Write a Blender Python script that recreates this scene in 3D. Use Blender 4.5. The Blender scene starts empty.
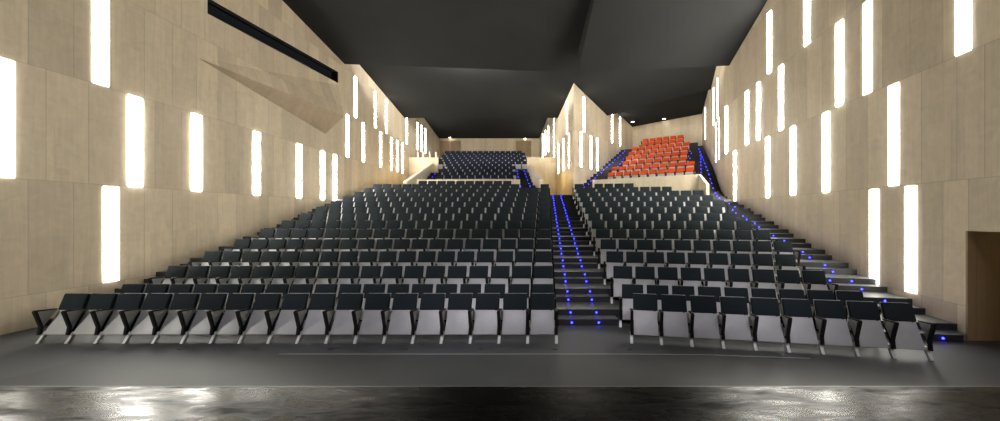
import bpy, bmesh, math, random
from mathutils import Vector, Matrix
random.seed(7)
scene = bpy.context.scene
COL = scene.collection

# ------------------------------------------------------------------ camera
F = 345.0          # focal length in pixels of a 1000 px wide frame
CX, HY = 558.0, 215.0
EYE = 2.45
cam = bpy.data.cameras.new('camera')
cam.sensor_fit = 'HORIZONTAL'; cam.sensor_width = 36.0
cam.lens = 36.0 * F / 1000.0
cam.shift_x = (500.0 - CX) / 1000.0
cam.shift_y = (HY - 210.5) / 1000.0
cam.clip_start = 0.05; cam.clip_end = 200
camo = bpy.data.objects.new('camera', cam); COL.objects.link(camo)
camo.location = (0, 0, EYE); camo.rotation_euler = (math.pi / 2, 0, 0)
scene.camera = camo

# ------------------------------------------------------------------ words
ONES = ('first second third fourth fifth sixth seventh eighth ninth tenth eleventh twelfth thirteenth fourteenth fifteenth '
        'sixteenth seventeenth eighteenth nineteenth').split()
TENS = {2: 'twent', 3: 'thirt', 4: 'fort', 5: 'fift', 6: 'sixt'}
def nth(n):
    if n < 20: return ONES[n - 1]
    t, u = divmod(n, 10)
    return TENS[t] + ('ieth' if u == 0 else 'y-' + ONES[u - 1])

# ------------------------------------------------------------------ materials
def mat(name):
    m = bpy.data.materials.new(name); m.use_nodes = True
    nt = m.node_tree
    return m, nt, nt.nodes['Principled BSDF']
def N(nt, t, **kw):
    n = nt.nodes.new(t)
    for k, v in kw.items(): setattr(n, k, v)
    return n
def simple(name, col, rough=0.6, metal=0.0, noise=0.0, scale=30.0, spec=0.5, bump=0.0):
    m, nt, b = mat(name)
    b.inputs['Roughness'].default_value = rough
    b.inputs['Metallic'].default_value = metal
    b.inputs['Specular IOR Level'].default_value = spec
    b.inputs['Base Color'].default_value = (*col, 1)
    if noise or bump:
        tc = N(nt, 'ShaderNodeTexCoord'); nz = N(nt, 'ShaderNodeTexNoise')
        nz.inputs['Scale'].default_value = scale; nz.inputs['Detail'].default_value = 4
        nt.links.new(tc.outputs['Object'], nz.inputs['Vector'])
        if noise:
            r = N(nt, 'ShaderNodeMapRange')
            r.inputs['From Min'].default_value = .3; r.inputs['From Max'].default_value = .7
            r.inputs['To Min'].default_value = 1 - noise; r.inputs['To Max'].default_value = 1 + noise
            nt.links.new(nz.outputs['Fac'], r.inputs['Value'])
            mx = N(nt, 'ShaderNodeVectorMath', operation='SCALE'); mx.inputs[0].default_value = col
            nt.links.new(r.outputs['Result'], mx.inputs['Scale'])
            nt.links.new(mx.outputs['Vector'], b.inputs['Base Color'])
        if bump:
            bp = N(nt, 'ShaderNodeBump'); bp.inputs['Strength'].default_value = bump; bp.inputs['Distance'].default_value = .01
            nt.links.new(nz.outputs['Fac'], bp.inputs['Height']); nt.links.new(bp.outputs['Normal'], b.inputs['Normal'])
    return m
def emis(name, col, strength):
    m, nt, b = mat(name)
    b.inputs['Base Color'].default_value = (*[min(1, c) for c in col], 1)
    b.inputs['Emission Color'].default_value = (*col, 1)
    b.inputs['Emission Strength'].default_value = strength
    return m

SEAM = 2.478; SEAM0 = 0.735     # height of one row of wall panels; height of the lowest joint above the floor
def wood(name, base, panel=.72, row=SEAM, z0=SEAM0, tint=1.0, seams=True, rough=.42):
    """Pale birch veneer panels: object X runs along the wall, object Z is height."""
    m, nt, b = mat(name)
    L = nt.links.new
    tc = N(nt, 'ShaderNodeTexCoord'); sep = N(nt, 'ShaderNodeSeparateXYZ'); L(tc.outputs['Object'], sep.inputs[0])
    sub = N(nt, 'ShaderNodeMath', operation='SUBTRACT'); L(sep.outputs['Z'], sub.inputs[0]); sub.inputs[1].default_value = z0 - row * 4
    add = N(nt, 'ShaderNodeMath', operation='ADD'); L(sep.outputs['X'], add.inputs[0]); add.inputs[1].default_value = 40
    cmb = N(nt, 'ShaderNodeCombineXYZ'); L(add.outputs[0], cmb.inputs['X']); L(sub.outputs[0], cmb.inputs['Y'])
    def brick(w, h, mort, off):
        k = N(nt, 'ShaderNodeTexBrick'); k.offset = off; k.offset_frequency = 2; k.squash = 1
        k.inputs['Scale'].default_value = 1; k.inputs['Brick Width'].default_value = w; k.inputs['Row Height'].default_value = h
        k.inputs['Mortar Size'].default_value = mort; k.inputs['Mortar Smooth'].default_value = .3; k.inputs['Bias'].default_value = 0
        k.inputs['Color1'].default_value = (0, 0, 0, 1); k.inputs['Color2'].default_value = (1, 1, 1, 1); k.inputs['Mortar'].default_value = (.5, .5, .5, 1)
        L(cmb.outputs[0], k.inputs['Vector']); return k
    big = brick(panel, row, .005, .37); leaf = brick(panel / 3, row / 2, .0, .5)
    # vertical grain: noise squeezed along the wall, stretched in height
    mp = N(nt, 'ShaderNodeMapping'); mp.inputs['Scale'].default_value = (9, 9, .7); L(tc.outputs['Object'], mp.inputs['Vector'])
    g1 = N(nt, 'ShaderNodeTexNoise'); g1.inputs['Scale'].default_value = 1.6; g1.inputs['Detail'].default_value = 6; g1.inputs['Roughness'].default_value = .6
    L(mp.outputs[0], g1.inputs['Vector'])
    g2 = N(nt, 'ShaderNodeTexNoise'); g2.inputs['Scale'].default_value = 3.2; g2.inputs['Detail'].default_value = 3; g2.inputs['Distortion'].default_value = 1.4
    L(tc.outputs['Object'], g2.inputs['Vector'])
    def mr(src, a, c):
        r = N(nt, 'ShaderNodeMapRange'); r.inputs['To Min'].default_value = a; r.inputs['To Max'].default_value = c; L(src, r.inputs['Value']); return r.outputs['Result']
    def mul(a, c):
        x = N(nt, 'ShaderNodeMath', operation='MULTIPLY'); L(a, x.inputs[0]); L(c, x.inputs[1]); return x.outputs[0]
    v = mul(mul(mr(big.outputs['Color'], .86, 1.09), mr(leaf.outputs['Color'], .95, 1.04)), mul(mr(g1.outputs['Fac'], .84, 1.15), mr(g2.outputs['Fac'], .86, 1.13)))
    if seams:
        v = mul(v, mr(big.outputs['Fac'], 1.0, .62))
    sc = N(nt, 'ShaderNodeVectorMath', operation='SCALE'); sc.inputs[0].default_value = [c * tint for c in base]; L(v, sc.inputs['Scale'])
    L(sc.outputs['Vector'], b.inputs['Base Color'])
    b.inputs['Roughness'].default_value = rough
    b.inputs['Specular IOR Level'].default_value = .3
    return m

BIRCH = (.70, .592, .432)
M_WALL = wood('birch_panels', BIRCH)
RDZ = -.065      # the joints of the right wall sit a little lower
M_WALL_R = wood('birch_panels_right', BIRCH, z0=SEAM0 + RDZ)
M_SOFF_SHADE = wood('birch_fold_shaded', (.37, .29, .20), panel=.5, seams=False)  # veneer of the flap's underside, with its shade put into the colour
M_PARA = wood('birch_parapet', (.70, .60, .43), panel=1.6, row=3.0, seams=False)
M_DOOR = wood('brown_door_wood', (.38, .275, .16), panel=.9, row=2.4, z0=0)
M_CEIL = simple('ceiling_paint', (.032, .033, .0325), .95, noise=.06, scale=.6, spec=.03)
M_TREAD = simple('terrace_vinyl', (.085, .09, .085), .5, noise=.12, scale=3)
M_RISER = simple('terrace_riser', (.018, .018, .019), .6)
M_COPE = simple('pale_coping', (.78, .72, .6), .4)
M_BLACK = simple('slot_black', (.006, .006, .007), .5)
M_CHAR = simple('charcoal_fabric', (.015, .021, .025), .85, noise=.12, scale=60, spec=.2)
M_NAVY = simple('navy_fabric', (.009, .012, .026), .85, noise=.12, scale=60, spec=.2)
M_ORNG = simple('orange_fabric', (.56, .068, .010), .8, noise=.08, scale=60, spec=.2)
M_PANEL = simple('grey_seat_panel', (.44, .44, .435), .42, noise=.04, scale=9)
M_SIDE = simple('grey_side_plate', (.30, .30, .295), .5)
M_ARM = simple('black_arm_pad', (.006, .006, .006), .65, spec=.25)
M_LEG = simple('pale_metal_leg', (.62, .62, .61), .35)
M_PLATE = simple('dark_number_plate', (.02, .02, .022), .4)
M_STRIP = emis('white_light_strip', (1.0, .965, .885), 74.0)
M_STRIP_FAR = emis('upper_light_strip', (1.0, .95, .84), 26.0)       # same lamps, set weaker so the far walls stay less bright
M_STRIP_NEAR = emis('near_light_strip', (1.0, .96, .87), 16.0)     # same lamps, set weaker so the walls darken towards the stage
M_LED = emis('blue_led', (.014, .02, 1.0), 26.0)
M_RIM = simple('led_rim', (.02, .02, .03), .4)
M_LAMP = emis('downlight_glow', (1, .93, .8), 25.0)
M_METAL = simple('steel_edge', (.45, .45, .44), .35, metal=.8)

def floor_mat():
    m, nt, b = mat('dark_vinyl_floor'); L = nt.links.new
    tc = N(nt, 'ShaderNodeTexCoord')
    n1 = N(nt, 'ShaderNodeTexNoise'); n1.inputs['Scale'].default_value = .8; n1.inputs['Detail'].default_value = 5
    L(tc.outputs['Object'], n1.inputs['Vector'])
    b.inputs['Specular IOR Level'].default_value = .16
    cr = N(nt, 'ShaderNodeValToRGB'); e = cr.color_ramp.elements
    e[0].position = .3; e[0].color = (.055, .058, .060, 1); e[1].position = .75; e[1].color = (.09, .094, .097, 1)
    L(n1.outputs['Fac'], cr.inputs['Fac']); L(cr.outputs['Color'], b.inputs['Base Color'])
    rr = N(nt, 'ShaderNodeMapRange'); rr.inputs['To Min'].default_value = .42; rr.inputs['To Max'].default_value = .6
    L(n1.outputs['Fac'], rr.inputs['Value']); L(rr.outputs['Result'], b.inputs['Roughness'])
    return m
M_FLOOR = floor_mat()
def pit_mat():
    m = M_FLOOR.copy(); m.name = 'lid_vinyl'
    cr = [n for n in m.node_tree.nodes if n.type == 'VALTORGB'][0].color_ramp.elements
    cr[0].color = (.050, .053, .054, 1); cr[1].color = (.076, .079, .079, 1)
    return m
M_LID = pit_mat()
def stage_mat():
    m, nt, b = mat('worn_black_stage_boards'); L = nt.links.new
    tc = N(nt, 'ShaderNodeTexCoord')
    mp = N(nt, 'ShaderNodeMapping'); mp.inputs['Scale'].default_value = (.7, 12.0, 1.0); L(tc.outputs['Object'], mp.inputs['Vector'])
    n1 = N(nt, 'ShaderNodeTexNoise'); n1.inputs['Scale'].default_value = 1.7; n1.inputs['Detail'].default_value = 8; n1.inputs['Roughness'].default_value = .65; n1.inputs['Distortion'].default_value = .3
    L(mp.outputs[0], n1.inputs['Vector'])
    n2 = N(nt, 'ShaderNodeTexNoise'); n2.inputs['Scale'].default_value = 7; n2.inputs['Detail'].default_value = 6; n2.inputs['Distortion'].default_value = 2.0
    L(mp.outputs[0], n2.inputs['Vector'])
    bk = N(nt, 'ShaderNodeTexBrick'); bk.inputs['Scale'].default_value = 1; bk.inputs['Brick Width'].default_value = 2.4; bk.inputs['Row Height'].default_value = .18
    bk.inputs['Mortar Size'].default_value = .003; bk.inputs['Color1'].default_value = (.8, .8, .8, 1); bk.inputs['Color2'].default_value = (1, 1, 1, 1); bk.inputs['Mortar'].default_value = (.3, .3, .3, 1)
    L(tc.outputs['Object'], bk.inputs['Vector'])
    cr = N(nt, 'ShaderNodeValToRGB'); e = cr.color_ramp.elements
    e[0].position = .38; e[0].color = (.002, .002, .0025, 1); e[1].position = .85; e[1].color = (.017, .017, .017, 1)
    L(n1.outputs['Fac'], cr.inputs['Fac'])
    mx = N(nt, 'ShaderNodeMix', data_type='RGBA', blend_type='MULTIPLY'); mx.inputs['Factor'].default_value = .8
    L(cr.outputs['Color'], mx.inputs['A']); L(bk.outputs['Color'], mx.inputs['B'])
    L(mx.outputs['Result'], b.inputs['Base Color'])
    b.inputs['Specular IOR Level'].default_value = .05
    mp3 = N(nt, 'ShaderNodeMapping'); mp3.inputs['Scale'].default_value = (1.3, 5.0, 1.0); L(tc.outputs['Object'], mp3.inputs['Vector'])
    n3 = N(nt, 'ShaderNodeTexNoise'); n3.inputs['Scale'].default_value = 1.5; n3.inputs['Detail'].default_value = 7; n3.inputs['Roughness'].default_value = .62; n3.inputs['Distortion'].default_value = .35
    L(mp3.outputs[0], n3.inputs['Vector'])
    sp = N(nt, 'ShaderNodeMapRange'); sp.inputs['From Min'].default_value = .35; sp.inputs['From Max'].default_value = .68
    sp.inputs['To Min'].default_value = .015; sp.inputs['To Max'].default_value = .15
    L(n3.outputs['Fac'], sp.inputs['Value']); L(sp.outputs['Result'], b.inputs['Specular IOR Level'])
    rr = N(nt, 'ShaderNodeMapRange'); rr.inputs['From Min'].default_value = .3; rr.inputs['From Max'].default_value = .7
    rr.inputs['To Min'].default_value = .40; rr.inputs['To Max'].default_value = .17
    L(n3.outputs['Fac'], rr.inputs['Value']); L(rr.outputs['Result'], b.inputs['Roughness'])
    bp = N(nt, 'ShaderNodeBump'); bp.inputs['Strength'].default_value = .03; bp.inputs['Distance'].default_value = .008
    L(n2.outputs['Fac'], bp.inputs['Height']); L(bp.outputs['Normal'], b.inputs['Normal'])
    return m
M_STAGE = stage_mat()
def glass_mat():
    m, nt, b = mat('booth_glass')
    b.inputs['Base Color'].default_value = (.02, .025, .03, 1); b.inputs['Roughness'].default_value = .05
    b.inputs['Alpha'].default_value = .12; b.inputs['Specular IOR Level'].default_value = .1
    return m
M_GLASS = glass_mat()

# ------------------------------------------------------------------ mesh helpers
class MB:
    def __init__(s): s.v = []; s.f = []; s.mi = []
    def face(s, pts, mi=0):
        b = len(s.v); s.v += [tuple(p) for p in pts]; s.f.append(tuple(range(b, b + len(pts)))); s.mi.append(mi)
    def prism(s, poly, z0, z1, mtop=0, mside=0, bottom=False):
        """poly: counter-clockwise (x,y); z0,z1 numbers or lists per corner"""
        n = len(poly)
        a = z0 if isinstance(z0, (list, tuple)) else [z0] * n
        c = z1 if isinstance(z1, (list, tuple)) else [z1] * n
        b = len(s.v)
        s.v += [(p[0], p[1], a[i]) for i, p in enumerate(poly)] + [(p[0], p[1], c[i]) for i, p in enumerate(poly)]
        for i in range(n):
            j = (i + 1) % n
            s.f.append((b + i, b + j, b + n + j, b + n + i)); s.mi.append(mside)
        s.f.append(tuple(b + n + i for i in range(n))); s.mi.append(mtop)
        s.f.append(tuple(b + i for i in reversed(range(n)))); s.mi.append(mside)
    def box(s, x0, x1, y0, y1, z0, z1, mtop=0, mside=0):
        s.prism([(x0, y0), (x1, y0), (x1, y1), (x0, y1)], z0, z1, mtop, mside)
    def mesh(s, name, mats):
        me = bpy.data.meshes.new(name); me.from_pydata(s.v, [], s.f); me.update()
        for m in (mats if isinstance(mats, (list, tuple)) else [mats]): me.materials.append(m)
        for p, k in zip(me.polygons, s.mi): p.material_index = k
        return me
    def obj(s, name, mats, parent=None, loc=(0, 0, 0), rz=0.0):
        o = bpy.data.objects.new(name, s.mesh(name, mats)); COL.objects.link(o)
        o.location = loc; o.rotation_euler = (0, 0, rz)
        if parent: o.parent = parent
        return o

def bev(me, w=.008, seg=2):
    bm = bmesh.new(); bm.from_mesh(me)
    bmesh.ops.remove_doubles(bm, verts=bm.verts, dist=1e-5)
    bmesh.ops.recalc_face_normals(bm, faces=bm.faces)
    ed = [e for e in bm.edges if len(e.link_faces) == 2 and e.calc_face_angle(0) > .5]
    bmesh.ops.bevel(bm, geom=ed, offset=w, segments=seg, profile=.6, affect='EDGES', clamp_overlap=True)
    bm.to_mesh(me); bm.free()
    for p in me.polygons: p.use_smooth = True
    return me

def structure(o, label=None):
    o['kind'] = 'structure'
    if label: o['label'] = label
    return o
def thing(o, label, cat, group=None):
    o['label'] = label; o['category'] = cat
    if group: o['group'] = group
    return o
def empty(name, loc, rz=0.0):
    o = bpy.data.objects.new(name, None); COL.objects.link(o)
    o.location = loc; o.rotation_euler = (0, 0, rz); o.empty_display_size = .1
    return o
def link(name, me, parent):
    o = bpy.data.objects.new(name, me); COL.objects.link(o); o.parent = parent; return o

def clip(poly, a, b, c):
    """keep the part of a convex polygon where a*x + b*y + c >= 0"""
    out = []
    for i in range(len(poly)):
        p, q = poly[i], poly[(i + 1) % len(poly)]
        fp, fq = a * p[0] + b * p[1] + c, a * q[0] + b * q[1] + c
        if fp >= 0: out.append(p)
        if (fp >= 0) != (fq >= 0):
            t = fp / (fp - fq); out.append((p[0] + (q[0] - p[0]) * t, p[1] + (q[1] - p[1]) * t))
    return out

# ------------------------------------------------------------------ plan of the hall (X right, Y depth from the camera, Z up; auditorium floor 0)
def wall_l(d): return -11.36 - .043 * (d - 7.1)
def wall_r(d): return 7.97 + .066 * (d - 6.7) if d <= 18 else 8.716 + .297 * (d - 18)
def wedge_l(d): return 1.03 - .216 * (d - 22.7)
def wedge_r(d): return 1.03 + .69 * (d - 22.7)
def joint(d): return 1.37 - .046 * (d - 6.95)        # right side of the central stair
def aisle_l(d): return .02 - .037 * (d - 6.95)       # left side of the central stair
TH = math.radians(9.0)
CT, ST = math.cos(TH), math.sin(TH)
def wall_line(x, y, z0, z1, thick):
    pass

def wall(name, p0, p1, z0, z1, m, thick=.25, side=1, ztop1=None):
    """a straight wall; local X runs from p0 to p1 on its visible face, thickness on the far side"""
    dx, dy = p1[0] - p0[0], p1[1] - p0[1]; ln = math.hypot(dx, dy)
    mb = MB()
    zt = z1 if ztop1 is None else ztop1
    if side > 0: mb.prism([(0, 0), (ln, 0), (ln, thick), (0, thick)], [z0] * 4, [z1, zt, zt, z1])
    else: mb.prism([(0, -thick), (ln, -thick), (ln, 0), (0, 0)], [z0] * 4, [z1, zt, zt, z1])
    return structure(mb.obj(name, m, loc=(p0[0], p0[1], 0), rz=math.atan2(dy, dx)))

# left wall with the slot window of the control room and the folded flap
D0, D1 = -2.0, 37.0
P0 = Vector((wall_l(D0), D0)); P1 = Vector((wall_l(D1), D1))
LA = math.atan2(P1.y - P0.y, P1.x - P0.x); CL = math.cos(LA); SL = math.sin(LA)
def lw(d): return (d - D0) / SL           # local x along the left wall for depth d
def lwp(px, py):                          # a pixel on the left wall -> (local x, z)
    t = (px - CX) / F
    d = (-11.36 + .043 * 7.1) / (t + .043)
    return lw(d), EYE + (HY - py) * d / F
sa0, sz0 = lwp(207.5, 13.5); sa1, sz1 = lwp(338, 83); _, st1 = lwp(338, 72); st0 = sz0 + .52
ZT = 13.0; END = lw(D1)
mb = MB()
def q(pts, mi=0): mb.face([(x, y, z) for x, y, z in pts], mi)
q([(0, 0, -.2), (sa0, 0, -.2), (sa0, 0, ZT), (0, 0, ZT)])
q([(sa0, 0, -.2), (sa1, 0, -.2), (sa1, 0, sz1), (sa0, 0, sz0)])
q([(sa0, 0, st0), (sa1, 0, st1), (sa1, 0, ZT), (sa0, 0, ZT)])
q([(sa1, 0, -.2), (END, 0, -.2), (END, 0, ZT), (sa1, 0, ZT)])
dp = .35
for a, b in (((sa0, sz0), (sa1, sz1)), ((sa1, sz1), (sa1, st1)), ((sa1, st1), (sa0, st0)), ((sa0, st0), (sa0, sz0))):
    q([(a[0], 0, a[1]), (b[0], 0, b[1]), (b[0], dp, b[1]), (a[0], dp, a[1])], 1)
structure(mb.obj('wall_left', [M_WALL, M_BLACK], loc=(P0.x, P0.y, 0), rz=LA))
# the control room window set back in the slot
win = empty('window_1', (P0.x, P0.y, 0), LA); structure(win)
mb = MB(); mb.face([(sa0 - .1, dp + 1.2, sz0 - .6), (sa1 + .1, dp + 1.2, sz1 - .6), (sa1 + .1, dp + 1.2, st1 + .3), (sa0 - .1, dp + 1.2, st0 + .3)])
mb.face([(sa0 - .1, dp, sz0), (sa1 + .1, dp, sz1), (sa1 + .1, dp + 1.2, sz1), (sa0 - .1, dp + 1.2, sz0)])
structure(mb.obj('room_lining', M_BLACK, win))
mb = MB(); mb.face([(sa0, dp - .05, sz0), (sa1, dp - .05, sz1), (sa1, dp - .05, st1), (sa0, dp - .05, st0)])
structure(mb.obj('pane', M_GLASS, win))
mb = MB()
for a, b in (((sa0, sz0), (sa1, sz1)), ((sa0, st0), (sa1, st1))):
    dz = .035 if a[1] == sz0 else -.035
    mb.face([(a[0], .12, a[1]), (b[0], .12, b[1]), (b[0], .12, b[1] + dz), (a[0], .12, a[1] + dz)])
structure(mb.obj('window_frame', M_RISER, win))

# folded flap: its underside is turned to the floor
ax, az = lwp(198, 58); bx, bz = lwp(325.5, 134)
dC = 18.05; cxw = (344 - CX) / F * dC; czw = EYE + (HY - 116.3) * dC / F
v = Vector((cxw - P0.x, dC - P0.y)); clx = v.x * CL + v.y * SL; cly = -v.x * SL + v.y * CL
A = (ax, 0, az); B = (bx, 0, bz); C_ = (clx, cly, czw); Dp = (lw(18.55), 0, 9.45)
mb = MB()
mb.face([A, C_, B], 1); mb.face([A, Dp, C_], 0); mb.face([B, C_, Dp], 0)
structure(mb.obj('wall_left_fold', [M_WALL, M_SOFF_SHADE], loc=(P0.x, P0.y, 0), rz=LA))

# right wall: near part over the doorway, long straight part, far part turned outwards
DJ = 6.75
structure(wall('wall_right_doorway', (wall_r(DJ), DJ), (wall_r(-2), -2), 2.14, ZT, M_WALL_R, thick=.25, side=1))
o = wall('wall_right', (wall_r(18), 18), (wall_r(DJ), DJ), -.2, ZT, M_WALL_R, thick=.25, side=1)
wall('wall_right_far', (wall_r(28.9), 28.9), (wall_r(18), 18), 1.5, ZT, M_WALL_R, thick=.25, side=1)
# doorway recess of brown wood
door = empty('door_1', (wall_r(DJ), DJ, 0)); structure(door)
mb = MB(); mb.box(.0, 2.2, -.035, .0, 0, 2.14); structure(mb.obj('jamb', M_DOOR, door))
mb = MB(); mb.box(1.9, 2.0, -3.0, 0, 0, 2.14); structure(mb.obj('lining', M_DOOR, door))
mb = MB(); mb.box(.012, 2.0, -3.0, 0.1, 2.14, 2.2); structure(mb.obj('lintel', M_DOOR, door))

# wedge wall between the two upper sections
apex = (1.03, 22.7)
def tapered(name, p0, p1, thin_end):
    dx, dy = p1[0] - p0[0], p1[1] - p0[1]; ln = math.hypot(dx, dy)
    mb = MB(); mb.prism([(0, 0), (ln, 0), (0 if thin_end else ln, .2)], 2.5, ZT)
    structure(mb.obj(name, M_WALL, loc=(p0[0], p0[1], 0), rz=math.atan2(dy, dx)))
tapered('wall_wedge_left', (wedge_l(37), 37), apex, True)
tapered('wall_wedge_right', apex, (wedge_r(30.9), 30.9), False)
# back walls
wall('wall_back_left', (wall_l(36.6) - .3, 36.6), (wedge_l(36.6) + .3, 36.6), 6, ZT, M_WALL, thick=.25, side=1)
SN = (.5, .8660254)                                  # the orange section looks along this
def sr(s, r): return (.5 * s + .8660254 * r, .8660254 * s - .5 * r)
wall('wall_back_right', sr(30.04, -10.2), sr(30.04, -3.4), 6, ZT, M_WALL, thick=.25, side=1)
# double doors in the back wall
for k, (a, b) in enumerate(((441, 459.5), (516.5, 530.5))):
    x0, x1 = (a - CX) / F * 36.5, (b - CX) / F * 36.5
    dr = empty('door_%d' % (k + 2), (x0, 36.55, 7.93)); structure(dr)
    w = x1 - x0
    for s0, s1 in ((0, w / 2 - .01), (w / 2 + .01, w)):
        mb = MB(); mb.box(s0, s1, -.04, .02, 0, 2.3); structure(mb.obj('door_leaf', M_DOOR, dr))
    mb = MB(); mb.box(-.07, 0, -.06, .02, 0, 2.38); mb.box(w, w + .07, -.06, .02, 0, 2.38); mb.box(-.07, w + .07, -.06, .02, 2.3, 2.38)
    structure(mb.obj('door_frame', M_DOOR, dr))

# ------------------------------------------------------------------ ceiling: dark folded slabs
def slab(name, pts, t=.35, zf=None):
    mb = MB(); n = len(pts)
    if zf: pts = [(p[0], p[1], zf(p[0], p[1])) for p in pts]
    tt = t if isinstance(t, tuple) else (t,) * n
    lo = [tuple(p) for p in pts]; hi = [(p[0], p[1], p[2] + tt[i]) for i, p in enumerate(pts)]
    mb.v = lo + hi
    mb.f = [tuple(reversed(range(n))), tuple(range(n, 2 * n))]; mb.mi = [0, 0]
    for i in range(n):
        j = (i + 1) % n; mb.f.append((i, j, n + j, n + i)); mb.mi.append(0)
    return structure(mb.obj(name, M_CEIL))
def zl1(x, y): return EYE + 8.4 + .152 * (19.2 - y) + .0128 * (x + 11.93)
M1 = (1.55, 14.4); M2 = (1.18, 20.3)
def lerp(a, b, t): return tuple(a[i] + (b[i] - a[i]) * t for i in range(len(a)))
xl = lambda d: wall_l(d) - .05
xr_ = lambda d: wall_r(d) + .05
mid = lambda d: M2[0] + (M1[0] - M2[0]) * (M2[1] - d) / (M2[1] - M1[1])
zm = lambda d: EYE + 8.4 + .152 * (M2[1] - d)
zright = lambda x, y: EYE + 7.58 - .2976 * (y - 17.5) - .0312 * (x - 8.68)
zr = lambda d: EYE + 8.4 + .047 * (19.45 - d)
zl = lambda d: EYE + 8.4 + .152 * (19.2 - d)
dn = 2.0
slab('ceiling_front_left', [(xl(dn), dn, zl(dn)), (mid(dn), dn, zm(dn)), (M2[0], M2[1], zm(M2[1])), (xl(19.2), 19.2, zl(19.2))])
slab('ceiling_front_right', [(2.71, dn), (xr_(dn), dn), (8.74, 17.5), (1.06, 18.3)], (1.6, .35, .35, 1.2), zright)
z2l = lambda d: EYE + 9.06 - .195 * (d - 20.7)
z2r = lambda x, y: EYE + 8.67 - .0179 * (x - 1.03) - .2267 * (y - 22.7)
z2r_apex = z2l(22.7)
slab('ceiling_middle_left', [(xl(17.5), 17.5, z2l(17.5)), (.75, 17.5, z2l(17.5)), (1.05, 22.75, z2l(22.75)), (wedge_l(27.5) + .1, 27.5, z2l(27.5)), (xl(27.5), 27.5, z2l(27.5))])
pr = [(.75, 17.5), (8.73, 17.5), (8.77, 18.0)]
s2 = 25.1
# where the line s = s2 meets the right wall and the wedge
dR = (s2 - .5 * (8.716 - .297 * 18)) / (.5 * .297 + .866); xR = wall_r(dR)
dL = (s2 - .5 * (1.03 - .69 * 22.7)) / (.5 * .69 + .866); xL = wedge_r(dL)
pr += [(xR + .05, dR), (xL - .05, dL), (1.05, 22.7)]
slab('ceiling_middle_right', [(x, y, z2r(x, y)) for x, y in pr])
slab('ceiling_rear_left', [(xl(25.5), 25.5, EYE + 9.0 + .19 * 6.5), (wedge_l(25.5) + .1, 25.5, EYE + 9.0 + .19 * 6.5), (wedge_l(36.7) + .1, 36.7, EYE + 9.0 - .19 * 4.7), (xl(36.7), 36.7, EYE + 9.0 - .19 * 4.7)])
z3r = lambda x, y: EYE + 8.29 - .03 * (x - 5.1) - .166 * (y - 28.6)
def sl(s, wl):
    if wl: d = (s - .5 * (1.03 - .69 * 22.7)) / (.5 * .69 + .866); return (wedge_r(d) - .05, d)
    d = (s - .5 * (8.716 - .297 * 18)) / (.5 * .297 + .866); return (wall_r(d) + .05, d)
pp = [sl(23.8, 1), sl(23.8, 0), sl(30.1, 0), sl(30.1, 1)]
slab('ceiling_rear_right', [(x, y, z3r(x, y)) for x, y in pp])

# ------------------------------------------------------------------ floors
mb = MB(); mb.face([(-12.5, -2, 0), (11, -2, 0), (11, 9, 0), (-12.5, 9, 0)])
structure(mb.obj('floor', M_FLOOR))
# the stage the picture is taken from
SE = 2.95; SH = 0.98
mb = MB(); mb.box(-12.3, 8.4, -2, SE, 0.002, SH)
structure(mb.obj('floor_stage', M_STAGE))
mb = MB(); mb.box(-12.3, 8.4, SE, SE + .02, SH - .06, SH + .001)
structure(mb.obj('trim_1', M_TREAD))
# lid of the orchestra pit, a slightly paler sheet in the floor with a thin metal edge
mb = MB()
lid = [(-8.9, 3.2), (7.6, 3.2), (4.6, 5.85), (2.6, 6.02), (1.4, 6.05), (-7.95, 6.05)]
mb.prism(lid, .001, .006); structure(mb.obj('floor_pit_lid', M_LID))
mb = MB(); mb.box(-4.9, 1.4, 6.05, 6.07, .001, .009); mb.prism([(1.4, 6.05), (2.6, 6.02), (4.3, 5.87), (4.3, 5.89), (2.6, 6.04), (1.4, 6.07)], .001, .009)
structure(mb.obj('trim_2', M_SIDE))

ROWP = .95; RISE = .275
def dback(r): return 6.95 + ROWP * (r - 1)
def drise(r): return 7.95 + ROWP * (r - 3)          # riser in front of row r (r >= 3)
def zrow(r): return max(0.0, RISE * (r - 2))

mL = MB()
for r in range(3, 16):
    a, b = drise(r), drise(r + 1) if r < 15 else 24.6
    z = zrow(r)
    mL.prism([(wall_l(a), a), (joint(a), a), (joint(b), b), (wall_l(b), b)], z - RISE - .05, z, 0, 1)
    # half steps of the central stair and of the stair along the left wall
    h = a - .3
    mL.prism([(aisle_l(h), h), (joint(h), h), (joint(a), a), (aisle_l(a), a)], z - RISE - .05, z - RISE / 2, 0, 1)
    mL.prism([(wall_l(h), h), (-10.0, h), (-10.0, a), (wall_l(a), a)], z - RISE - .05, z - RISE / 2, 0, 1)
structure(mL.obj('floor_terraces_left', [M_TREAD, M_RISER]))

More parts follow.
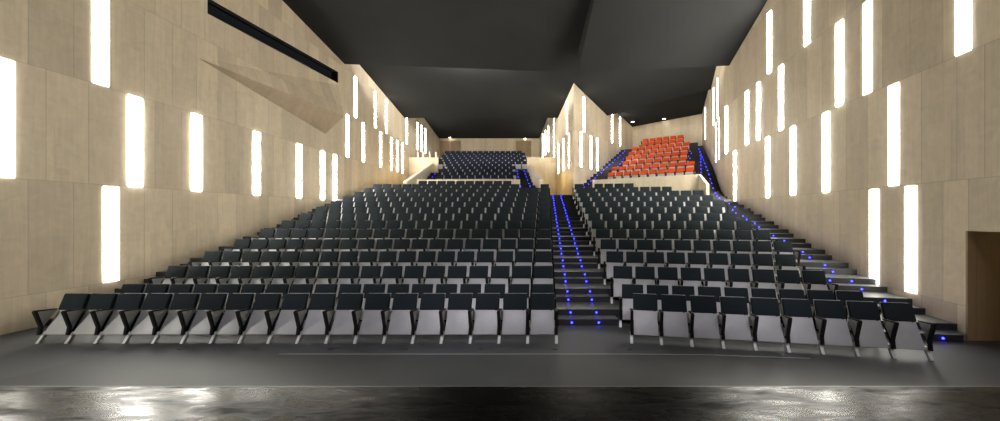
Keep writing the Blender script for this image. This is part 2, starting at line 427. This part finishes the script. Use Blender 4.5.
def rline(d):                                        # right hand terrace line starting at depth d on the stair: its end at the right wall
    x0 = joint(d)
    # x = x0 + t*CT ; y = d - t*ST ; x = 7.97 + .066*(y-6.7)
    t = (7.97 + .066 * (d - 6.7) - x0) / (CT + .066 * ST)
    return (x0 + t * CT, d - t * ST)
def rpt(d, t): return (joint(d) + t * CT, d - t * ST)
NR = {1: 9, 2: 9, 3: 9, 4: 9, 5: 10, 6: 10, 7: 10, 8: 10, 9: 10, 10: 11, 11: 11, 12: 11, 13: 9, 14: 6}
def redge(r): return .1 + .55 * NR[r] + .12        # where the seats of a right hand row end
mR = MB()
for r in range(3, 15):
    a, b = drise(r), drise(r + 1) if r < 14 else 21.5
    z = zrow(r)
    if r <= 12:
        A_, B_ = rline(a), rline(b)
        mR.prism([(joint(a), a), A_, B_, (joint(b), b)], z - RISE - .05, z, 0, 1)
        h = a - .3; e = redge(r if r <= 11 else 11)
        Rh = rline(h)
        if r == 3: Rh = (Rh[0] - .17, Rh[1] + .17 * math.tan(TH))
        mR.prism([rpt(h, e), Rh, rline(a), rpt(a, e)], z - RISE - .05, z - RISE / 2, 0, 1)
    else:
        A_ = rpt(a, 6.0); B_ = rpt(b, 4.0 if r == 14 else 6.0)
        mR.prism([(joint(a), a), A_, B_, (joint(b), b)], z - RISE - .05, z, 0, 1)
# upper flight along the right wall to the orange section
UP = []
PROF = [(16.0, 2.75), (17.6, 3.17), (19.26, 3.71), (20.9, 4.69), (22.4, 5.48), (24.1, 6.29), (27.6, 7.92)]
def dstair(z):
    for (d0, z0), (d1, z1) in zip(PROF, PROF[1:]):
        if z <= z1: return d0 + (d1 - d0) * (z - z0) / (z1 - z0)
    return PROF[-1][0]
def inner(d): return max(7.03, .405 * d)             # inner edge of the flight, beside the ends of the orange rows
z = 2.75
while z < 7.86:
    d = dstair(z); z += .162
    e = dstair(z) if z < 7.86 else 29.0
    mR.prism([(inner(d), d + .1), (wall_r(d), d - .1), (wall_r(e), e - .1), (inner(e), e + .1)], z - .6, z, 0, 1)
    UP.append((d, z))
ZP = 4.42
structure(mR.obj('floor_terraces_right', [M_TREAD, M_RISER]))

# orange section: platform behind its parapet and steep terraces
OS0 = 20.9; OZ0 = 4.42; ORI = .495; OP = .95
ORANGE = [(695, 10), (695.6, 10), (687.5, 8), (688.4, 8), (689, 8), (690.6, 8), (684.2, 6), (684.2, 6)]
def orow(k):                                         # k from 0: back line s, r of right end, r of left end
    px, n = ORANGE[k]; s = 21.79 + OP * k; t = (px - CX) / F
    d = s / (.5 * t + .8660254); x = t * d
    r1 = .8660254 * x - .5 * d
    return s, r1, r1 - .55 * n, n
def strip(s0, s1, rmin=-14.0, rmax=4.0):
    p = [sr(s0, rmin), sr(s0, rmax), sr(s1, rmax), sr(s1, rmin)]
    # keep right of the wedge face, left of the right wall
    p = clip(p, 1, -.69, -1.03 + .69 * 22.7 - .02)
    p = clip(p, -1, .405, .02)
    p = clip(p, -1, .066, 7.97 - .066 * 6.7 + .02 + 30 * (s0 > 21)) if s0 < 21 else p
    return p
mO = MB()
mO.prism(clip(strip(18.45, 20.9, -8.6), -1, 0, 7.3), 2.6, 4.0, 0, 1)
for k in range(8):
    s0 = OS0 + OP * k; s1 = s0 + OP if k < 7 else 30.1
    z = OZ0 + ORI * k
    p = strip(s0, s1)
    mO.prism(p, z - ORI - .5, z, 0, 1)
    s, r1, r0, n = orow(k)
    for lo, hi in ((-14, r0 - .15),):
        p = strip(s0 - .42, s0, lo, hi) if k else []
        if len(p) >= 3: mO.prism(p, z - ORI - .1, z - ORI / 2, 0, 1)
structure(mO.obj('floor_orange_section', [M_TREAD, M_RISER]))

# upper left section
def chk_l(d): return -9.0 - .169 * (d - 20.5)
def chk_r(d): return -1.07 - .176 * (d - 20.5)
BP = .98; BR = .35; BZ0 = 4.43; BD0 = 23.65
mU = MB()
mU.prism([(chk_l(21.2), 21.2), (-2.35, 21.2), (-2.75, BD0), (chk_l(BD0), BD0)], 3.0, 4.1, 0, 1)
for i in range(5):                                   # flight beside the parapet
    a = 20.55 + .62 * i
    b = a + .62
    mU.prism([(-2.3 - .16 * (a - 21), a), (chk_r(a), a), (chk_r(b), b), (-2.3 - .16 * (b - 21), b)], 3.0, 3.64 + .158 * (i + 1), 0, 1)
def bl_l(j): return -5.61 - .158 * BP * (j) - .55 * (10 if j < 5 else 14) / 2
for j in range(11):
    a = BD0 + BP * j; b = a + BP if j < 10 else 36.7
    z = BZ0 + BR * j
    if j < 5: L0, L1, R0, R1 = chk_l(a), chk_l(b), chk_r(a), chk_r(b)
    else: L0, L1, R0, R1 = wall_l(a), wall_l(b), wedge_l(a), wedge_l(b)
    mU.prism([(L0, a), (R0, a), (R1, b), (L1, b)], z - BR - .6, z, 0, 1)
    if 0 < j:
        n = 10 if j < 5 else 14
        c = -5.61 - .158 * BP * j; h = a - .4
        mU.prism([(c + .275 * n + .1, h), (R0 if j != 5 else chk_r(a), h), (R0 if j != 5 else chk_r(a), a), (c + .275 * n + .1, a)] if j < 6 else
                 [(c + .275 * n + .1, h), (R0, h), (R0, a), (c + .275 * n + .1, a)], z - BR - .1, z - BR / 2, 0, 1)
        mU.prism([(L0 if j != 5 else chk_l(a), h), (c - .275 * n - .1, h), (c - .275 * n - .1, a), (L0 if j != 5 else chk_l(a), a)], z - BR - .1, z - BR / 2, 0, 1)
structure(mU.obj('floor_upper_section', [M_TREAD, M_RISER]))

# ------------------------------------------------------------------ parapets, cheek walls and retaining walls of the upper sections
def solid(name, poly, z0, z1, m=M_PARA, mtop=None):
    mb = MB(); mb.prism(poly, z0, z1, 1 if mtop else 0, 0)
    return structure(mb.obj(name, [m, mtop] if mtop else m))
def ztop(py, d): return EYE + (HY - py) * d / F
solid('wall_parapet_left', [(-8.62, 21.05), (-2.33, 21.05), (-2.33, 21.2), (-8.62, 21.2)], 3.0, ztop(179.5, 21.05), M_PARA, M_COPE)
def cheek(name, f, d0, d1, z0a, z1a, z0b, z1b, w, left):
    x0, x1 = f(d0), f(d1)
    p = [(x0 - w, d0), (x0, d0), (x1, d1), (x1 - w, d1)] if left else [(x0, d0), (x0 + w, d0), (x1 + w, d1), (x1, d1)]
    solid(name, p, [z0a, z0a, z0b, z0b], [z1a, z1a, z1b, z1b])
    c = .035
    p2 = [(p[0][0] - c, d0 - c), (p[1][0] + c, d0 - c), (p[2][0] + c, d1), (p[3][0] - c, d1)]
    solid(name.replace('wall', 'trim'), p2, [z1a, z1a, z1b, z1b], [z1a + .07, z1a + .07, z1b + .07, z1b + .07], M_COPE)
cheek('wall_cheek_left', chk_l, 20.5, 28.34, 3.3, ztop(183, 20.5), 3.3, ztop(164, 28.34), .16, True)
cheek('wall_cheek_right', chk_r, 20.5, 28.34, 3.3, ztop(181, 20.5), 3.3, ztop(165.5, 28.34), .16, False)
RD = 28.36
solid('wall_retaining_left', [(wall_l(RD), RD), ((438 - CX) / F * RD, RD), ((438 - CX) / F * RD, RD + .15), (wall_l(RD), RD + .15)], 3.3, ztop(157.5, RD))
xw = wedge_l(RD)
solid('wall_retaining_right', [((527 - CX) / F * RD, RD), (xw, RD), (xw, RD + .15), ((527 - CX) / F * RD, RD + .15)], 3.3, ztop(157.5, RD))
# four short posts on the retaining wall
for i, px in enumerate((418, 423.3, 429.8, 436)):
    x = (px - CX) / F * (RD + .08)
    mb = MB(); mb.box(-.05, .05, -.05, .05, 0, .44); mb.box(-.06, .06, -.06, .06, .44, .46)
    o = mb.obj('railing_post', M_COPE, loc=(x, RD + .08, ztop(157.5, RD)))
    thing(o, '%s from the side wall of four short white posts on the retaining wall' % nth(i + 1), 'post', 'white posts on the retaining wall')
# parapet of the orange section
pl, pr_ = (2.15, 19.9), (7.0, 17.15)
dx, dy = pr_[0] - pl[0], pr_[1] - pl[1]; ln = math.hypot(dx, dy); ux, uy = dx / ln, dy / ln
nx, ny = -uy, ux
zt = 4.48
solid('wall_parapet_right', [pl, pr_, (pr_[0] + nx * .16, pr_[1] + ny * .16), (pl[0] + nx * .16, pl[1] + ny * .16)], 2.3, zt, M_PARA, M_COPE)
solid('wall_parapet_return', [(pr_[0] - .02, 16.25), (pr_[0] + .13, 16.25), (pr_[0] + .16, 17.25), (pr_[0] - .0, 17.15)], 2.3, [ztop(184.5, 16.3)] * 2 + [zt, zt], M_PARA)
solid('wall_parapet_end', [(pl[0] - .16, pl[1]), pl, (pl[0] + .5, pl[1] + .95), (pl[0] + .34, pl[1] + .95)], 2.8, zt, M_PARA, M_COPE)

# ------------------------------------------------------------------ seats
def wedge_pad(name, pts, x0, x1, m, w=.012):
    """prism in the YZ plane (pts counter-clockwise seen from +X) from x0 to x1, softened"""
    mb = MB(); n = len(pts)
    mb.v = [(x0, y, z) for y, z in pts] + [(x1, y, z) for y, z in pts]
    mb.f = [tuple(range(n)), tuple(reversed(range(n, 2 * n)))]; mb.mi = [0, 0]
    for i in range(n):
        j = (i + 1) % n; mb.f.append((i, n + i, n + j, j)); mb.mi.append(0)
    me = mb.mesh(name, m)
    return bev(me, w) if w else me
def plank(a, b, t):
    """four corners of a slab of thickness t running from a to b in YZ"""
    dy, dz = b[0] - a[0], b[1] - a[1]; l = math.hypot(dy, dz); ny, nz = dz / l * t, -dy / l * t
    return [a, b, (b[0] + ny, b[1] + nz), (a[0] + ny, a[1] + nz)]
HW = .228
ME = {}
ME['seat_panel'] = wedge_pad('seat_panel', plank((-.325, .155), (-.105, .60), .03), -HW, HW, M_PANEL, .008)
for key, m in (('char', M_CHAR), ('navy', M_NAVY), ('orange', M_ORNG)):
    zb, yb = (.575, -.135) if key != 'orange' else (.595, -.128)
    ME['cushion_' + key] = wedge_pad('seat_cushion', plank((-.270, .17), (-.075, .565), .085), -HW + .01, HW - .01, m, .02)
    ME['back_' + key] = wedge_pad('backrest', plank((yb, zb), (-.035, .88), .06), -.236, .236, m, .018)
ME['shell'] = wedge_pad('back_shell', plank((-.072, .50), (.035, .87), .018), -.225, .225, M_SIDE, .005)
# arm: black pad from the front tip down to the knee and along the panel's edge to the foot
arm = [(-.425, .622), (-.425, .60), (-.345, .30), (-.368, .155), (-.326, .155), (-.304, .30), (-.380, .606), (-.12, .588), (-.12, .603), (-.40, .637)]
ME['arm'] = wedge_pad('armrest', arm, -.028, .028, M_ARM, .006)
ME['side'] = wedge_pad('side_plate', [(-.38, .607), (-.30, .30), (-.11, .59)], -.012, .012, M_SIDE, .003)
leg = [(-.27, .19), (-.385, .0), (-.32, .0), (-.215, .19)]
ME['leg'] = wedge_pad('leg', leg, -.028, .028, M_LEG, .005)
mb = MB(); n = 10
p0 = Vector((0, -.3251 + .22 * .93, .155 + .445 * .93)); nrm = Vector((0, -.445, .22)).normalized(); up = Vector((0, .22, .445)).normalized(); rt = Vector((1, 0, 0))
ring = [p0 + rt * (.175 + .022 * math.cos(2 * math.pi * i / n)) + up * (.011 * math.sin(2 * math.pi * i / n)) for i in range(n)]
mb.v = [tuple(q_ + nrm * .001) for q_ in ring] + [tuple(q_ + nrm * .005) for q_ in ring]
mb.f = [tuple(reversed(range(n))), tuple(range(n, 2 * n))] + [(i, (i + 1) % n, n + (i + 1) % n, n + i) for i in range(n)]; mb.mi = [0] * len(mb.f)
ME['plate'] = mb.mesh('number_plate', M_PLATE)

def seat(name, x, y, z, rz, key, label, cat, group, detail, right_end=False, mirror_arms=0):
    t = empty(name, (x, y, z), rz); thing(t, label, cat, group)
    p = link('seat_panel', ME['seat_panel'], t); p['label'] = 'grey underside of the raised seat'
    b = link('backrest', ME['back_' + key], t)
    arms = (-1, 1) if right_end else (-1,)
    if detail >= 1:
        link('seat_cushion', ME['cushion_' + key], t)
    if detail >= 2:
        link('back_shell', ME['shell'], b)
    for s in arms:
        a = link('armrest', ME['arm'], t); a.location = (s * .275, 0, 0)
        if detail >= 2:
            c = link('side_plate', ME['side'], a)
        if True:
            l = link('leg', ME['leg'], t); l.location = (s * .275, 0, 0)
    if detail >= 2: link('number_plate', ME['plate'], t)
    return t

def aisle_x(r): return -.03 - .035 * ROWP * (r - 1)
spots = []
for r in range(1, 16):
    for i in range(18):                                # i counts from the central stair
        if r == 14 and i in (1, 2): continue
        if r == 15 and (i < 4 or i > 13): continue
        spots.append((dback(r), 'L', r, i, aisle_x(r) - .55 * (i + .5), dback(r), zrow(r), 0.0, i == 0 or (r == 14 and i == 3) or (r == 15 and i == 4)))
for r in range(1, 15):
    x0 = 1.467 - .0465 * ROWP * (r - 1); d0 = dback(r)
    for i in range(NR[r]):
        t = .55 * (i + .5)
        if r == 14 and i == 1: continue
        spots.append((d0 - t * ST, 'R', r, i, x0 + t * CT, d0 - t * ST, zrow(r), -TH, i == NR[r] - 1 or (r == 14 and i == 0)))
spots.sort(key=lambda s: math.hypot(s[4], s[5]) if False else s[0])
near, rear = spots[:300], spots[300:]
for (dd, blk, r, i, x, y, z, rz, end) in near:
    block = 'wide' if blk == 'L' else 'narrow'
    row = 'front row' if r == 1 else nth(r) + ' row'
    lab = 'charcoal tip-up seat, %s of the %s block, %s' % (row, block, 'beside the central stair' if i == 0 else nth(i + 1) + ' from the central stair')
    seat('auditorium_seat', x, y, z, rz, 'char', lab, 'auditorium seat', '%s of charcoal seats in the %s block' % (row, block), 2 if r <= 8 else 1, end)
# the rear rows beyond the three hundred that show largest: one object
def add_mesh(bm, me, M, mi):
    n0 = len(bm.faces); tmp = me.copy(); tmp.transform(M); bm.from_mesh(tmp); bpy.data.meshes.remove(tmp)
    bm.faces.ensure_lookup_table()
    for f in bm.faces[n0:]: f.material_index = mi
bm = bmesh.new()
for (dd, blk, r, i, x, y, z, rz, end) in rear:
    M = Matrix.Translation((x, y, z)) @ Matrix.Rotation(rz, 4, 'Z')
    add_mesh(bm, ME['seat_panel'], M, 0); add_mesh(bm, ME['back_char'], M, 1); add_mesh(bm, ME['cushion_char'], M, 1)
    for s in ((-1, 1) if end else (-1,)):
        Ms = M @ Matrix.Translation((s * .275, 0, 0))
        add_mesh(bm, ME['arm'], Ms, 2); add_mesh(bm, ME['leg'], Ms, 3)
me = bpy.data.meshes.new('rear_seating'); bm.to_mesh(me); bm.free()
for m in (M_PANEL, M_CHAR, M_ARM, M_LEG): me.materials.append(m)
o = bpy.data.objects.new('rear_seating', me); COL.objects.link(o)
thing(o, 'charcoal seats filling the rearmost rows of the main floor below the parapets', 'auditorium seats'); o['kind'] = 'stuff'

# navy seats of the upper left section
for j in range(11):
    n = 10 if j < 5 else 14
    y = 24.5 + BP * j; c = -5.61 - .158 * BP * j + (0 if j % 2 else -.27)
    for i in range(n):
        x = c + .55 * (n / 2 - i - .5)                # i counts from the stair by the wedge wall
        lab = 'navy seat, %s row above the pale parapet, %s from its narrow blue-lit stair' % (nth(j + 1), 'next' if i == 0 else nth(i + 1))
        if i == 0: lab = 'navy seat, %s row above the pale parapet, next to its narrow blue-lit stair' % nth(j + 1)
        seat('navy_seat', x, y, BZ0 + BR * j, 0, 'navy', lab, 'navy seat', 'navy seats of the upper section', 0, i == 0)
# orange seats
OT = math.radians(30)
for k in range(8):
    s, r1, r0, n = orow(k)
    for i in range(n):
        x, y = sr(s, r0 + .55 * (i + .5))
        lab = 'orange seat in the %s row of the orange section, %s from the wedge wall' % (nth(k + 1) if k else 'front', nth(i + 1))
        seat('orange_seat', x, y, OZ0 + ORI * k, -OT, 'orange', lab, 'orange seat', 'orange seats of the upper section', 0, i == n - 1)

# ------------------------------------------------------------------ wall lights
SZ = [EYE - 1.722, EYE + .752, EYE + 3.232, EYE + 5.71, EYE + 8.19]
ROWN = ['lowest tier', 'second tier', 'third tier', 'top tier']
def strip_light(p, ang, inward, tier, label, w, z0=None, z1=None):
    """p: middle on the wall, ang: direction of the wall in plan, inward: unit normal into the room"""
    a = SZ[tier] if z0 is None else z0; b = SZ[tier + 1] if z1 is None else z1
    a += .015 + .0012 * p[1]; b -= .015 + .0018 * p[1]
    h = max(.6 * w, w - .00022 * p[1] ** 2) / 2; t = .018
    mb = MB()
    mb.prism([(-h, -.01), (h, -.01), (h, t), (-h, t)], a, b)
    ux, uy = -inward[1], inward[0]
    # local y axis = inward, local x = perpendicular
    rz = math.atan2(inward[1], inward[0]) - math.pi / 2
    me = mb.mesh('wall_light', M_STRIP_NEAR if p[1] < 9.3 else M_STRIP if p[1] < 18.5 else M_STRIP_FAR); bev(me, .005, 1)
    o = bpy.data.objects.new('wall_light', me); COL.objects.link(o)
    o.location = (p[0], p[1], 0); o.rotation_euler = (0, 0, rz)
    thing(o, label, 'wall light', 'tall white wall lights')
    return o
def hit(px, x0, d0, slope):                            # depth where the pixel column meets the plan line x = x0 + slope*(d-d0)
    t = (px - CX) / F
    return (x0 - slope * d0) / (t - slope)
def unit(x, y): l = math.hypot(x, y); return (x / l, y / l)
def place(pxs, x0, d0, slope, inward, wallname, w, order, dz):
    for tier, cols in pxs.items():
        ds = sorted(hit(px, x0, d0, slope) for px in cols)
        for k, d in enumerate(ds):
            lab = 'white light strip, %s, %s, %s from the stage' % (wallname, ROWN[tier], nth(k + 1 + order.get(tier, 0)))
            strip_light((x0 + slope * (d - d0), d), 0, inward, tier, lab, w, SZ[tier] + dz, SZ[tier + 1] + dz)
place({0: [110.8], 1: [2, 135.3, 196.5, 256.6, 299, 322.6, 334.8], 2: [100.5, 347.5, 363.3, 380.6, 391.5, 397.3, 402.6], 3: [355.4, 375.3, 386.3, 406.7, 417.3, 421.4, 425.2]},
      -11.36, 7.1, -.043, unit(1, .043), 'long wall by the wide block', .335, {}, 0)
place({0: [874.3, 911], 1: [893.9, 825.9, 793, 767.8, 735], 2: [963.5, 867.7, 839.5, 781, 758.5, 747, 726.3], 3: [807, 769.4]},
      7.97, 6.7, .066, unit(-1, .066), 'long wall by the doorway', .285, {}, RDZ)
place({2: [716, 719], 3: [717.6, 713.6, 705.3]}, 8.716, 18, .297, unit(-1, .297), 'turned wall beside the orange seats', .09, {}, RDZ)
place({2: [569, 563.5, 558.5, 554], 3: [567, 554, 548.5, 545.5, 542.8]}, 1.03, 22.7, -.216, unit(-1, -.216), 'wedge wall facing the navy seats', .24, {}, 0)
place({2: [581, 591, 597.4], 3: [584, 612, 620]}, 1.03, 22.7, .69, unit(1, -.69), 'wedge wall facing the orange seats', .30, {}, 0)

# ------------------------------------------------------------------ blue step lights
LEDM = None
def led_mesh(rad):
    mb = MB(); n = 10
    ring = [(rad * math.cos(2 * math.pi * i / n), rad * math.sin(2 * math.pi * i / n)) for i in range(n)]
    mb.v = [(x, 0, z) for x, z in ring] + [(x * .8, -.018, z * .8) for x, z in ring]
    mb.f = [(i, n + i, n + (i + 1) % n, (i + 1) % n) for i in range(n)] + [tuple(range(n, 2 * n))[::-1]]; mb.mi = [0] * len(mb.f)
    return mb.mesh('step_light', M_LED)
LED = led_mesh(.019); LEDB = led_mesh(.020)
def led(x, y, z, rz, label, group, big=False):
    o = bpy.data.objects.new('step_light', LEDB if big else LED); COL.objects.link(o)
    o.location = (x, y, z); o.rotation_euler = (0, 0, rz)
    thing(o, label, 'step light', group)
def xled(d, k): return (.306 - .05 * (d - 7.65)) if k == 0 else (.905 - .063 * (d - 7.65))
steps = []
for r in range(3, 16):
    steps.append((drise(r) - .3, zrow(r) - .21)); steps.append((drise(r), zrow(r) - .07))
for i, (d, z) in enumerate(steps):
    for k in (0, 1):
        led(xled(d, k), d - .002, z, 0, 'blue step light, %s riser of the central stair, row beside the %s block' % (nth(i + 1), 'wide' if k == 0 else 'narrow'), 'step lights of the central stair')
# right stair along the wall
i = 0
for r in range(3, 13):
    for h, zz in ((.3, -.21), (0, -.07)):
        d = drise(r) - h
        e = rline(d); L_ = math.hypot(e[0] - joint(d), e[1] - d)
        p = rpt(d, L_ - .52 - .012 * i)
        i += 1
        led(p[0] + .002 * ST, p[1] - .004, zrow(r) + zz, -TH, 'blue step light, %s riser of the stair along the long doorway wall' % nth(i), 'step lights of the right wall stair')
for k, (d, z) in enumerate(UP[:-1]):
    i += 1
    a, b = inner(d), wall_r(d); rz = math.atan2(-.2, b - a)
    for side, xm in (('wall', b - .4), ('seat', a + .22)):
        if side == 'seat' and not 20.3 < d < 25.5: continue
        if d > 18.5 and k % 2 == (side == 'seat'): continue
        led(xm, d + .1 - .2 * (xm - a) / (b - a) - .004, z - .08, rz, 'blue step light, %s riser of the stair along the doorway wall, %s side' % (nth(i), side), 'step lights of the right wall stair')
# a few at the ends of the seat rows
for k, r in enumerate((4, 5, 8, 11, 12)):
    d = drise(r); p = rpt(d, redge(r) + .15)
    led(p[0], p[1] - .004, zrow(r) - .07, -TH, 'blue step light at the seat end of the %s row, doorway side' % nth(r), 'step lights at row ends')
# orange section, both stairs
for k in range(8):
    s, r1, r0, n = orow(k)
    sr_ = OS0 + OP * k; z = OZ0 + ORI * k
    dW = (sr_ - .5 * (1.03 - .69 * 22.7)) / (.5 * .69 + .866); rw = .866 * wedge_r(dW) - .5 * dW
    dA = (sr_ - .5 * (8.716 - .297 * 18)) / (.5 * .297 + .866); ra = .866 * wall_r(dA) - .5 * dA
    for tag_, lst in (('by the wedge wall', (rw + .35, r0 - .35)), ('by the turned wall', (r1 + .2,))):
        for q_, rr in enumerate(lst):
            for hs in (0, 1):
                if hs and (k == 0 or tag_[7] == 't'): continue
                ss = sr_ - (.42 if hs else 0); zz = z - .12 - (ORI / 2 if hs else 0)
                x, y = sr(ss - .004, rr)
                led(x, y, zz, -OT, 'blue step light, %s orange row %s, %s side, %s step' % (nth(k + 1), tag_, 'wall' if q_ == 0 and tag_[7] == 'w' else 'seat', 'half' if hs else 'full'), 'step lights of the orange section', True)
# upper left section
for i in range(5):
    a = 20.55 + .62 * i
    for k, x in enumerate((-2.18 - .16 * (a - 21), chk_r(a) - .35)):
        led(x, a - .004, 3.64 + .158 * (i + 1) - .07, 0, 'blue step light, %s step beside the pale parapet end, %s side' % (nth(i + 1), 'seat' if k == 0 else 'wall'), 'step lights of the upper section', True)
for j in range(1, 7):
    a = BD0 + BP * j; z = BZ0 + BR * j
    n = 10 if j < 6 else 14
    c = -5.61 - .158 * BP * j
    for k, x in enumerate((c + .275 * 10 + .25, chk_r(a) - .3)):
        led(x, a - .004, z - .09, 0, 'blue step light of the navy section, %s row, %s side of the narrow stair' % (nth(j + 1), 'seat' if k == 0 else 'wall'), 'step lights of the upper section', True)
    led(chk_l(a) + .35, a - .004, z - .09, 0, 'blue step light of the navy section, %s row, by the sloping cheek wall' % nth(j + 1), 'step lights of the upper section', True)

# ------------------------------------------------------------------ small dark caps let into the floor before the front row
for i, px in enumerate((104.5, 180.5, 255, 330.5, 406, 480.5, 555, 630)):
    d = EYE * F / (349 - HY); x = (px - CX) / F * d
    mb = MB(); n = 14
    ring = [(.045 * math.cos(2 * math.pi * k / n), .045 * math.sin(2 * math.pi * k / n)) for k in range(n)]
    mb.prism(ring, 0, .007)
    o = mb.obj('floor_socket', M_PLATE, loc=(x, d, .001))
    thing(o, 'small dark floor cap before the front row, %s from the long lit wall' % nth(i + 1), 'floor socket', 'round caps in the front floor')

# ------------------------------------------------------------------ ceiling downlights
def downlight(px, py, zf, label, dguess):
    t = (px - CX) / F; u = (HY - py) / F
    d = dguess
    for _ in range(30): d = (zf(t * d, d) - EYE) / u
    p = (t * d, d, zf(t * d, d) - .004)
    e = empty('ceiling_downlight', p); thing(e, label, 'ceiling light', 'ceiling downlights')
    mb = MB(); n = 16
    o_ = [(.16 * math.cos(2 * math.pi * i / n), .16 * math.sin(2 * math.pi * i / n)) for i in range(n)]; i_ = [(x * .75, y * .75) for x, y in o_]
    mb.v = [(x, y, 0) for x, y in o_] + [(x, y, -.03) for x, y in o_] + [(x, y, -.03) for x, y in i_] + [(x, y, 0) for x, y in i_]
    for i in range(n):
        j = (i + 1) % n
        for a in (0, n, 2 * n): mb.f.append((a + i, a + j, a + n + j, a + n + i)); mb.mi.append(0)
    mb.obj('trim_ring', M_COPE, e)
    mb = MB(); mb.face([(x, y, -.012) for x, y in reversed(i_)]); mb.obj('lens', M_LAMP, e)
z3l = lambda x, y: EYE + 9.0 - .19 * (y - 32)
downlight(450, 137.4, z3l, 'small round downlight over the back door far from the wedge wall', 35)
downlight(525, 138.4, z3l, 'small round downlight over the back door next to the wedge wall', 35)
downlight(632.7, 121.6, z3r, 'small round downlight above the orange seats nearest the wedge wall', 29)
downlight(664, 118.6, z3r, 'small round downlight above the middle of the orange seats', 28)

# ------------------------------------------------------------------ lamps
def lamp(name, kind, loc, energy, col=(1, 1, 1), **kw):
    l = bpy.data.lights.new(name, kind); l.energy = energy; l.color = col
    for k, v in kw.items(): setattr(l, k, v)
    o = bpy.data.objects.new(name, l); COL.objects.link(o); o.location = loc
    return o
# warm lamps in the two passages under the upper section
lamp('passage_lamp', 'POINT', (-11.0, 25.0, 5.2), 18, (1, .72, .32), shadow_soft_size=.15)
lamp('passage_lamp', 'POINT', (-.55, 25.2, 5.2), 45, (1, .72, .32), shadow_soft_size=.15)
# unseen fill spots added over the stage to brighten the front rows
for x, tx, e in ((-6, -6.3, 330), (-3.5, -3.3, 480), (-1, -.7, 620), (2, 2.6, 420), (4.6, 5.6, 480)):
    o = lamp('front_row_fill', 'SPOT', (x, -.8, 7.2), e * 2.15, (.95, .91, 1), spot_size=math.radians(36), spot_blend=.8, shadow_soft_size=.12)
    o.rotation_euler = (Vector((tx, 7.4, .6)) - Vector((x, -.8, 7.2))).to_track_quat('-Z', 'Y').to_euler()
o = lamp('side_fill', 'SPOT', (-10.9, 3.2, 2.0), 360, (1, .98, .92), spot_size=math.radians(84), spot_blend=.8, shadow_soft_size=.1)  # added spot standing in for unseen wall lights nearer the stage
o.rotation_euler = (Vector((-8.2, 6.8, .35)) - Vector((-10.9, 3.2, 2.0))).to_track_quat('-Z', 'Y').to_euler()
lamp('side_passage_lamp', 'POINT', (9.0, 4.6, 1.9), 11, (1, .8, .5), shadow_soft_size=.1)
for x, y, z in ((-9, 31.5, 10.8), (-5, 31.5, 10.8), (7.4, 24.6, 10.1), (9.2, 25.6, 10.0)):  # added, unseen lamps that brighten the upper sections
    o = lamp('section_fill', 'SPOT', (x, y, z), 35 if x < 0 else 60, (1, .9, .72), spot_size=math.radians(110), spot_blend=.6, shadow_soft_size=.1)

# unseen lamps added above the front ceiling's rear edge to brighten the middle slabs
for x in (-6.4, -5, -3.8, 5.4):
    o = lamp('slot_fill', 'AREA', (x, 18.9 if x < 0 else 17.2, 11.62 if x < 0 else 11.0), 520, (1, .97, .92), shape='RECTANGLE', size=2.5, size_y=.15)
    o.rotation_euler = (math.radians(180 - 75), 0, 0)
w = bpy.data.worlds.new('world'); scene.world = w; w.use_nodes = True
w.node_tree.nodes['Background'].inputs['Color'].default_value = (.008, .009, .01, 1)
w.node_tree.nodes['Background'].inputs['Strength'].default_value = 1.0
vs = scene.view_settings
scene.display_settings.display_device = 'sRGB'
vs.view_transform = 'Standard'; vs.look = 'None'; vs.exposure = 0.0; vs.gamma = 1.0; vs.use_curve_mapping = False
scene.cycles.use_denoising = True
scene.cycles.max_bounces = 8; scene.cycles.diffuse_bounces = 5
scene.cycles.sample_clamp_indirect = 6
